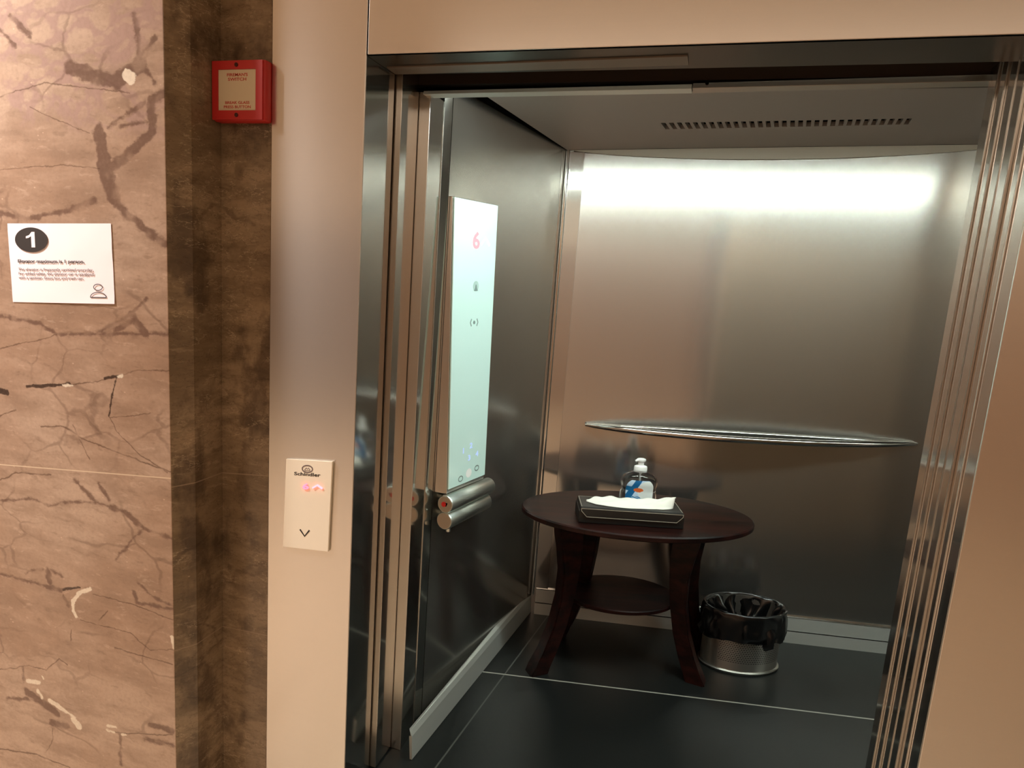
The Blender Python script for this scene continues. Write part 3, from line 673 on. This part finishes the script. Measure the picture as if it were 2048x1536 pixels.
def on_lop(bm_, u, v, name, mat, y=-.0086, par=None):
    p = lp(u, v); ux = (lp(.9, v) - lp(.1, v)).normalized()
    frame_bm(bm_, ll(p, y), (ux.x, 0, ux.z), (0, 0, 1), (0, -1, 0))
    return obj(name, bm_, mat, par or lop)
on_lop(join([stroke_bm(ell(0, 0, .0165, .0100, 36), .0035, closed=True), stroke_bm([(-.009, -.003), (-.003, .003), (0, -.001), (.003, .003), (.009, -.003)], .0022),
             stroke_bm([(-.009, -.0048), (.009, -.0048)], .0018)]), .475, .096, 'emblem', M['greyink'])
on_lop(text_bm('Schindler', .0132, 1.72, .0003, 'CENTER', .0003), .475, .172, 'lettering', M['ink'])
on_lop(text_bm('6', .0230, 1.85, .0030, 'CENTER', .0002), .46, .318, 'floor_digit', M['led_red'])
on_lop(stroke_bm([(-.0155, -.0045), (0, .0045), (.0155, -.0045)], .0045, .0030), .715, .282, 'up_arrow', M['led_arrow'])
on_lop(stroke_bm([(-.0155, .0095), (0, -.0095), (.0155, .0095)], .0046, .0004), .475, .815, 'down_arrow', M['ink'])

# ------------------------------------------------------------------ paper notice on the pier
pn = thing('paper_notice', 'white paper notice with a black number 1 disc taped to the marble pier', 'notice', (-.834, PIER_Y, 1.535))
P4 = [Vector((-1.0219, 0, 1.6357)), Vector((-.6507, 0, 1.652)), Vector((-.6455, 0, 1.4415)), Vector((-1.0179, 0, 1.4176))]
def pp(u, v): return P4[0].lerp(P4[1], u).lerp(P4[3].lerp(P4[2], u), v)
def pl(p, y): return (p.x - pn.location.x, y, p.z - pn.location.z)
b = NB(); NU, NV = 16, 10
fr = [[b.verts.new(pl(pp(i / NU, j / NV), -.0016 - .0016 * (abs(mnoise.noise((i * .35, j * .4, 2))) + (.9 if j == NV else 0) * (i / NU)))) for i in range(NU + 1)] for j in range(NV + 1)]
bk = [[b.verts.new((w.co.x, w.co.y + .0004, w.co.z)) for w in r] for r in fr]
for j in range(NV):
    for i in range(NU):
        b.faces.new((fr[j][i], fr[j][i + 1], fr[j + 1][i + 1], fr[j + 1][i])); b.faces.new((bk[j][i + 1], bk[j][i], bk[j + 1][i], bk[j + 1][i + 1]))
for r in (0, NV):
    for i in range(NU): b.faces.new((fr[r][i], bk[r][i], bk[r][i + 1], fr[r][i + 1]))
for c in (0, NU):
    for j in range(NV): b.faces.new((fr[j][c], fr[j + 1][c], bk[j + 1][c], bk[j][c]))
obj('sheet', b, M['paper'], pn, 60)
def on_paper(bm_, u, v, name, mat, y=-.0036):
    p = pp(u, v); ux = (pp(.9, v) - pp(.1, v)).normalized()
    frame_bm(bm_, pl(p, y), (ux.x, 0, ux.z), (0, 0, 1), (0, -1, 0)); return obj(name, bm_, mat, pn)
on_paper(poly_bm(ell(0, 0, .0605, .0335, 56)), .237, .205, 'number_disc', M['ink'])
on_paper(poly_bm([(.003, -.021), (.0165, -.021), (.0165, .021), (.0055, .021), (-.004, .0125), (-.0165, .0090), (-.0165, .0035), (-.006, .0050), (.003, .0095)], .0003), .232, .203, 'numeral', M['paper'], -.0042)
on_paper(text_bm('Elevator maximum is 1 person.', .0125, 1.56, .0002, 'LEFT', .0002), .085, .492, 'lettering', M['ink'])
for k, s_ in enumerate(('The elevator is frequently sanitized everyday.', 'For added safety, the elevator car is equipped', 'with a sanitizer, tissue box and trash can.')):
    on_paper(text_bm(s_, .0107, (1.40, 1.39, 1.34)[k], .0002, 'LEFT', 0.0), .085, .592 + .0535 * k, 'lettering', M['greyink'])
on_paper(join([stroke_bm(ell(0, .0145, .0152, .0082, 36), .0018, closed=True),
               stroke_bm(ell(0, -.0125, .0275, .0135, 24, 0, math.pi), .0018), stroke_bm([(-.0285, -.0128), (.0285, -.0128)], .0022)]), .855, .86, 'person_icon', M['ink'])

# ------------------------------------------------------------------ red switch box
rb = thing('fireman_switch_box', 'red fireman switch box with a cream glass cover on the dark marble strip', 'switch box', (-.380, .006, 2.03))
def rl(x, y, z): return (x - rb.location.x, y - rb.location.y, z - rb.location.z)
Y0, Y1 = .006, -.024
x0, x1, z0, z1 = -.4365, -.2732, 1.938, 2.089
b = NB(); bx(b, x0, x1, Y1, Y0, z0, z1, .006); bm_ = b
for v in bm_.verts: v.co = Vector(rl(*v.co))
obj('housing', b, M['red'], rb, 40)
# raised cover frame
b = NB(); fx0, fx1, fz0, fz1 = x0 + .002, x1 - .006, z0 + .003, z1 - .003
gx0, gx1, gz0, gz1 = x0 + .020, x1 - .026, z0 + .026, z1 - .024
o_ = [(fx0, fz0), (fx1, fz0), (fx1, fz1), (fx0, fz1)]; i_ = [(gx0, gz0), (gx1, gz0), (gx1, gz1), (gx0, gz1)]
ya, yb_ = Y1 + .0005, Y1 - .005
oa = [b.verts.new(rl(x, yb_, z)) for x, z in o_]; ia = [b.verts.new(rl(x, yb_, z)) for x, z in i_]
ob = [b.verts.new(rl(x, ya, z)) for x, z in o_]; ib = [b.verts.new(rl(x, ya, z)) for x, z in i_]
for i in range(4):
    j = (i + 1) % 4
    b.faces.new((oa[i], oa[j], ia[j], ia[i])); b.faces.new((ob[i], ob[j], oa[j], oa[i])); b.faces.new((ia[i], ia[j], ib[j], ib[i])); b.faces.new((ob[j], ob[i], ib[i], ib[j]))
obj('cover_frame', b, M['red'], rb)
b = NB(); bx(b, gx0 + .0003, gx1 - .0003, Y1 - .0022, Y1 - .0003, gz0 + .0003, gz1 - .0003)
for v in b.verts: v.co = Vector(rl(*v.co))
gl = obj('cover_glass', b, M['cream'], rb)
gl['label'] = 'cream cover glass with red lettering'
for zz in (z1 - .0135, z0 + .0145):
    b = NB(); tube(b, [rl((gx0 + gx1) / 2, Y1 - .0068, zz), rl((gx0 + gx1) / 2, Y1 - .004, zz)], .0052, 14); obj('screw', b, M['screw'], rb, 40)
gm = (gx0 + gx1) / 2
for s_, sz, zz, wd in (("FIREMAN'S", .0105, gz1 - .0165, 1.32), ('SWITCH', .0105, gz1 - .0275, 1.45), ('BREAK GLASS', .0095, gz0 + .0165, 1.32), ('PRESS BUTTON', .0095, gz0 + .0060, 1.30)):
    bm_ = text_bm(s_, sz, wd, .0002, 'CENTER', .0002)
    frame_bm(bm_, rl(gm, Y1 - .0023, zz), (1, 0, 0), (0, 0, 1), (0, -1, 0)); obj('lettering', bm_, M['redink'], gl)

# ------------------------------------------------------------------ side table
TZ = .67
tab = thing('side_table', 'round dark mahogany side table with a lower shelf standing in the lift car', 'table', (.688, 1.090, 0), R(17.6))
b = NB(); A_, B_ = .478, .258
oval(b, [(A_ - .006, B_ - .004, TZ - .024), (A_, B_, TZ - .020), (A_, B_, TZ - .005), (A_ - .005, B_ - .004, TZ)], 96); obj('tabletop', b, M['wood'], tab, 35)
LG = [(-.255, -.062), (.168, -.062), (.262, .105), (-.155, .105)]
# apron rails between the legs
for i in range(4):
    (ax, ay), (bx_, by) = LG[i], LG[(i + 1) % 4]
    d = Vector((bx_ - ax, by - ay, 0)).normalized(); nn = Vector((-d.y, d.x, 0)) * .010
    b = NB(); p, q_ = Vector((ax, ay, 0)), Vector((bx_, by, 0))
    prism(b, [(p - nn).to_2d(), (q_ - nn).to_2d(), (q_ + nn).to_2d(), (p + nn).to_2d()], TZ - .078, TZ - .0245); obj('apron', b, M['wood'], tab)
# sabre legs
def leg(sx, sy):
    bmm = NB(); out = Vector((sx * .93, sy * .42, 0)).normalized()
    side = Vector((-out.y, out.x, 0)); L = []
    prof = [(0.0, .128, .040), (.03, .116, .037), (.10, .084, .034), (.20, .050, .032), (.32, .026, .033), (.43, .018, .038), (.52, .022, .048), (.58, .030, .052), (.644, .034, .060)]
    for z, o, hw in prof:
        c = out * o; hd = .030
        L.append([Vector((0, 0, z)) + c - out * hw - side * hd, Vector((0, 0, z)) + c + out * hw - side * hd,
                  Vector((0, 0, z)) + c + out * hw + side * hd, Vector((0, 0, z)) + c - out * hw + side * hd])
    rings(bmm, L)
    bmesh.ops.bevel(bmm, geom=[e for e in bmm.edges if abs((e.verts[0].co - e.verts[1].co).z) > .02], offset=.005, segments=2, affect='EDGES', clamp_overlap=True)
    return bmm
for lx_, ly_ in LG:
    obj('leg', leg(math.copysign(1, lx_), math.copysign(1, ly_)), M['wood'], tab, 35, (lx_, ly_, 0))
b = NB(); oval(b, [(.236, .158, .284, -.035, .02), (.240, .162, .288, -.035, .02), (.240, .162, .299, -.035, .02), (.236, .158, .302, -.035, .02)], 72); obj('shelf', b, M['wood'], tab, 35)

# ------------------------------------------------------------------ tissue box and tissue
tbx = thing('tissue_box', 'flat black leather tissue box with pale stitching on the table', 'tissue box', (.681, .915, TZ), R(17.0))
hw_, dp, hz = .200, .128, .066
b = NB(); bx(b, -hw_ - .004, hw_ + .004, 0, dp + .004, .0006, hz - .018, .003); obj('case', b, M['leather'], tbx)
b = NB(); bx(b, -hw_, hw_, -.002, dp, hz - .022, hz, .004)
lid = obj('lid', b, M['leather'], tbx)
b = NB(); prism(b, [(-hw_ + .001, hz - .002), (-hw_ + .001, hz - .014), (-hw_ + .024, hz - .040), (hw_ - .024, hz - .040), (hw_ - .001, hz - .014), (hw_ - .001, hz - .002)], 0, .004)
frame_bm(b, (0, -.0022, 0), (1, 0, 0), (0, 0, 1), (0, -1, 0)); obj('flap', b, M['leather'], tbx)
st = join([stroke_bm([(-hw_ + .003, hz - .004), (-hw_ + .004, hz - .015), (-hw_ + .026, hz - .0375), (hw_ - .026, hz - .0375), (hw_ - .004, hz - .015), (hw_ - .003, hz - .004)], .0018, .0006),
           stroke_bm([(-hw_ + .003, hz - .005), (hw_ - .003, hz - .005)], .0018, .0006)])
frame_bm(st, (0, -.0062, 0), (1, 0, 0), (0, 0, 1), (0, -1, 0)); obj('stitching', st, M['stitch'], tbx)
st = stroke_bm([(-hw_ + .005, .004), (-hw_ + .005, dp - .004)], .0018, .0006)
st = join([st, stroke_bm([(hw_ - .005, .004), (hw_ - .005, dp - .004)], .0018, .0006), stroke_bm([(-hw_ + .006, dp - .005), (hw_ - .006, dp - .005)], .0014, .0006)])
frame_bm(st, (0, 0, hz), (1, 0, 0), (0, 1, 0), (0, 0, 1)); obj('stitching', st, M['stitch'], tbx)
b = NB(); prism(b, ell(0, dp * .5, hw_ * .72, .016, 40), hz + .0002, hz + .0008); obj('slot', b, M['black'], tbx)
# tissue: a folded sheet rising from the slot, curling up at its right end
ts = thing('tissue', 'white tissue pulled up out of the black box', 'tissue', (.681, .915, TZ + hz + .001), R(17.0))
b = NB(); NU, NV = 40, 12; g = []
for i in range(NU + 1):
    u = i / NU; x = -.172 + .338 * u; row = []
    env = min(1, (u / .10)) ** .7
    wdt = (.016 + .026 * math.sin(math.pi * min(1, u * 1.1)) ** .8) * env + .018 * max(0, u - .8) / .2
    if u > .86: wdt *= 1 - ((u - .86) / .14) ** 1.6 * .8
    hgt = (.010 + .010 * u + .024 * max(0, (u - .70) / .30) ** 1.5) * (.35 + .65 * env)
    for j in range(NV + 1):
        v = j / NV
        y = .060 + wdt * (v * 2 - 1) * (1.05 - .2 * v) - .012 * u
        z = hgt * (1 - (1 - v) ** 2.0) + .003 * math.sin(u * 31 + v * 5) * v + .0025 * math.sin(u * 13 - v * 8) + .0015
        if v < .25: z *= (.3 + v * 2.8)
        row.append((x + .012 * v * (1 if u > .6 else 0), y, max(z, .0005)))
    g.append(row)
vv = [[b.verts.new(p) for p in r] for r in g]
for i in range(NU):
    for j in range(NV): b.faces.new((vv[i][j], vv[i + 1][j], vv[i + 1][j + 1], vv[i][j + 1]))
sheet = obj('folded_sheet', b, M['tissue'], ts, 180)
md = sheet.modifiers.new('thick', 'SOLIDIFY'); md.thickness = .0009; md.offset = 1

# ------------------------------------------------------------------ sanitizer bottle
bt = thing('sanitizer_bottle', 'clear plastic hand sanitizer pump bottle with a blue and white label on the table', 'bottle', (.672, 1.222, TZ), R(16.5))
pr = [(.062, .034, .001), (.076, .041, .004), (.079, .043, .020), (.076, .042, .040), (.073, .041, .056), (.075, .042, .070), (.079, .044, .085), (.0785, .044, .098), (.073, .042, .110),
      (.062, .038, .120), (.046, .031, .128), (.032, .026, .133), (.028, .024, .136), (.028, .024, .142)]
b = NB(); oval(b, pr, 64, 2.3); obj('body', b, M['clear'], bt, 60)
def prof_at(z):
    for p, q_ in zip(pr, pr[1:]):
        if p[2] <= z <= q_[2]:
            f = (z - p[2]) / (q_[2] - p[2]); return p[0] + (q_[0] - p[0]) * f, p[1] + (q_[1] - p[1]) * f
    return pr[-1][:2]
b = NB(); gr = []
for j in range(25):
    z = .008 + .098 * j / 24; a_, bb = prof_at(z); row = []
    half = .058 * (1 - max(0, (z - .066) / .050) ** 2.4) ** .5 if z > .066 else .058
    for i in range(33):
        x = -.002 + half * (i / 16 - 1); yv = -(bb + .0012) * max(0.0, 1 - abs(x / (a_ + .0012)) ** 2.3) ** (1 / 2.3)
        row.append(b.verts.new((x, yv, z)))
    gr.append(row)
for j in range(24):
    for i in range(32): b.faces.new((gr[j][i], gr[j][i + 1], gr[j + 1][i + 1], gr[j + 1][i]))
obj('label', b, M['label'], bt, 180)
b = NB(); oval(b, [(.0285, .0185, .134), (.0285, .0185, .152), (.027, .0175, .158), (.021, .014, .161), (.0165, .011, .162)], 40); cap = obj('pump_collar', b, M['plastic'], bt, 40)
b = NB(); oval(b, [(.0125, .009, .160), (.0125, .009, .176), (.017, .012, .179), (.020, .0135, .184), (.019, .013, .190), (.013, .009, .1925)], 32); nz = obj('pump_head', b, M['plastic'], bt, 50)
b = NB(); tube(b, [(-.004, -.002, .184), (-.018, -.006, .185), (-.027, -.009, .1815)], [.007, .006, .0042], 12); obj('nozzle', b, M['plastic'], nz, 50)
b = NB(); tube(b, [(0, 0, .012), (0, 0, .150)], .0035, 10); obj('dip_tube', b, M['plastic'], bt, 60)

# ------------------------------------------------------------------ waste bin with its bag
bn = thing('waste_bin', 'small round perforated steel waste bin on the car floor beside the table', 'bin', (1.168, 1.287, 0), R(16.4))
b = NB(); ba, bb_ = .167, .102
pf = [(ba * .985, bb_ * .985, .012), (ba * .985, bb_ * .985, .21), (ba * .995, bb_ * .995, .263)]
inn = [(ba * .975, bb_ * .97, .263), (ba * .96, bb_ * .955, .02)]
oval(b, pf + inn, 72); obj('body', b, M['bin'], bn, 50)
b = NB(); oval(b, [(ba * 1.02, bb_ * 1.02, 0.0), (ba * 1.045, bb_ * 1.045, .004), (ba * 1.045, bb_ * 1.045, .010), (ba * 1.0, bb_ * 1.0, .0145)], 72); obj('base_ring', b, M['ringmetal'], bn, 40)
bg = thing('bin_liner', 'black plastic bag folded over the rim of the small steel bin', 'bin bag', (1.168, 1.287, .131), R(16.4))
b = NB(); loops = []; n = 120
def wr(i, k, amp): return amp * mnoise.noise((math.cos(i * 2 * math.pi / n) * 3.1, math.sin(i * 2 * math.pi / n) * 3.1, k * 1.3)) 
sect = [(1.075, .002, .010), (1.095, .020, .012), (1.085, .045, .014), (1.10, .070, .014), (1.085, .095, .012), (1.09, .118, .009), (1.075, .134, .005), (1.045, .1415, .003), (1.005, .140, .003), (.955, .128, .010), (.90, .10, .05), (.84, .06, .08), (.74, .02, .09), (.55, -.04, .06), (.2, -.07, .03)]
for k, (f, z, amp) in enumerate(sect):
    lp_ = []
    for i in range(n):
        th = 2 * math.pi * i / n
        w_ = wr(i, k * .55, amp) + (.4 * amp * mnoise.noise((i * .45, k * .6, 7)) if k < 9 else .35 * amp * math.sin(th * 11 + math.sin(th * 3) * 2))
        hem = .020 * mnoise.noise((math.cos(th) * 1.6, math.sin(th) * 1.6, 3)) - .012 * math.sin(th) if k == 0 else 0.0
        lp_.append(((ba * f + w_ * (1 if k < 9 else 1)) * math.cos(th), (bb_ * f + w_ * .75) * math.sin(th), z + hem + .5 * wr(i, k + 9, amp * .6)))
    loops.append(lp_)
rings(b, loops, False, True); bo = obj('bag_film', b, M['bag'], bg, 180)

# ------------------------------------------------------------------ lamps of the lobby
def lamp(name, loc, size, power, col, sizey=None, rot=(0, 0, 0)):
    l = bpy.data.lights.new(name, 'AREA'); l.energy = power; l.size = size; l.color = col
    if sizey: l.shape = 'RECTANGLE'; l.size_y = sizey
    o = bpy.data.objects.new(name, l); COL.objects.link(o); o.location = loc; o.rotation_euler = rot
    return o
for (x, y, sx, sy, pw, colr) in ((-1.72, -.86, .24, .24, 92, (1.0, .93, .89)), (-4.1, -2.2, 1.2, 1.2, 78, (1.0, .86, .72)), (1.4, -3.5, 5.2, 1.0, 42, (1.0, .84, .68))):
    lamp('lobby_lamp', (x, y, 2.93), sx, pw, colr, sy)
    b = NB(); hx, hy = sx / 2 + .004, sy / 2 + .004
    for (xa_, xb_, ya_, yb2) in ((-hx - .03, hx + .03, hy, hy + .03), (-hx - .03, hx + .03, -hy - .03, -hy), (-hx - .03, -hx, -hy, hy), (hx, hx + .03, -hy, hy)):
        bx(b, x + xa_, x + xb_, y + ya_, y + yb2, 2.932, 2.951)
    struct('ceiling_lobby_trim', b, M['lobby_ceiling'])

wd_ = bpy.data.worlds.new('world'); SC.world = wd_; wd_.use_nodes = True
wd_.node_tree.nodes['Background'].inputs[0].default_value = (.30, .24, .19, 1)
wd_.node_tree.nodes['Background'].inputs[1].default_value = .15

# ------------------------------------------------------------------ camera
yaw, pitch, roll, fpx = .2862, -.1649, .0710, 1290.823
cyw, syw, cp, sp = math.cos(yaw), math.sin(yaw), math.cos(pitch), math.sin(pitch)
fwd = Vector((-syw * cp, cyw * cp, sp)); right = Vector((cyw, syw, 0)); up = right.cross(fwd)
cr, sr = math.cos(roll), math.sin(roll)
r2, u2 = cr * right + sr * up, -sr * right + cr * up
cam = bpy.data.cameras.new('camera'); co = bpy.data.objects.new('camera', cam); COL.objects.link(co)
mw = Matrix((r2, u2, -fwd)).transposed().to_4x4(); mw.translation = Vector((.8753, -1.5063, 1.589)); co.matrix_world = mw
cam.sensor_fit = 'HORIZONTAL'; cam.sensor_width = 36; cam.lens = 36 * fpx / 2048; cam.clip_start = .02
SC.camera = co
SC.view_settings.view_transform = 'Standard'
try: SC.view_settings.look = 'None'
except Exception: pass
SC.view_settings.gamma = 1.0; SC.view_settings.use_curve_mapping = False
SC.view_settings.exposure = 0.0
SC.cycles.use_denoising = True
SC.cycles.max_bounces = 14; SC.cycles.glossy_bounces = 8; SC.cycles.transmission_bounces = 10
SC.cycles.sample_clamp_indirect = 8.0
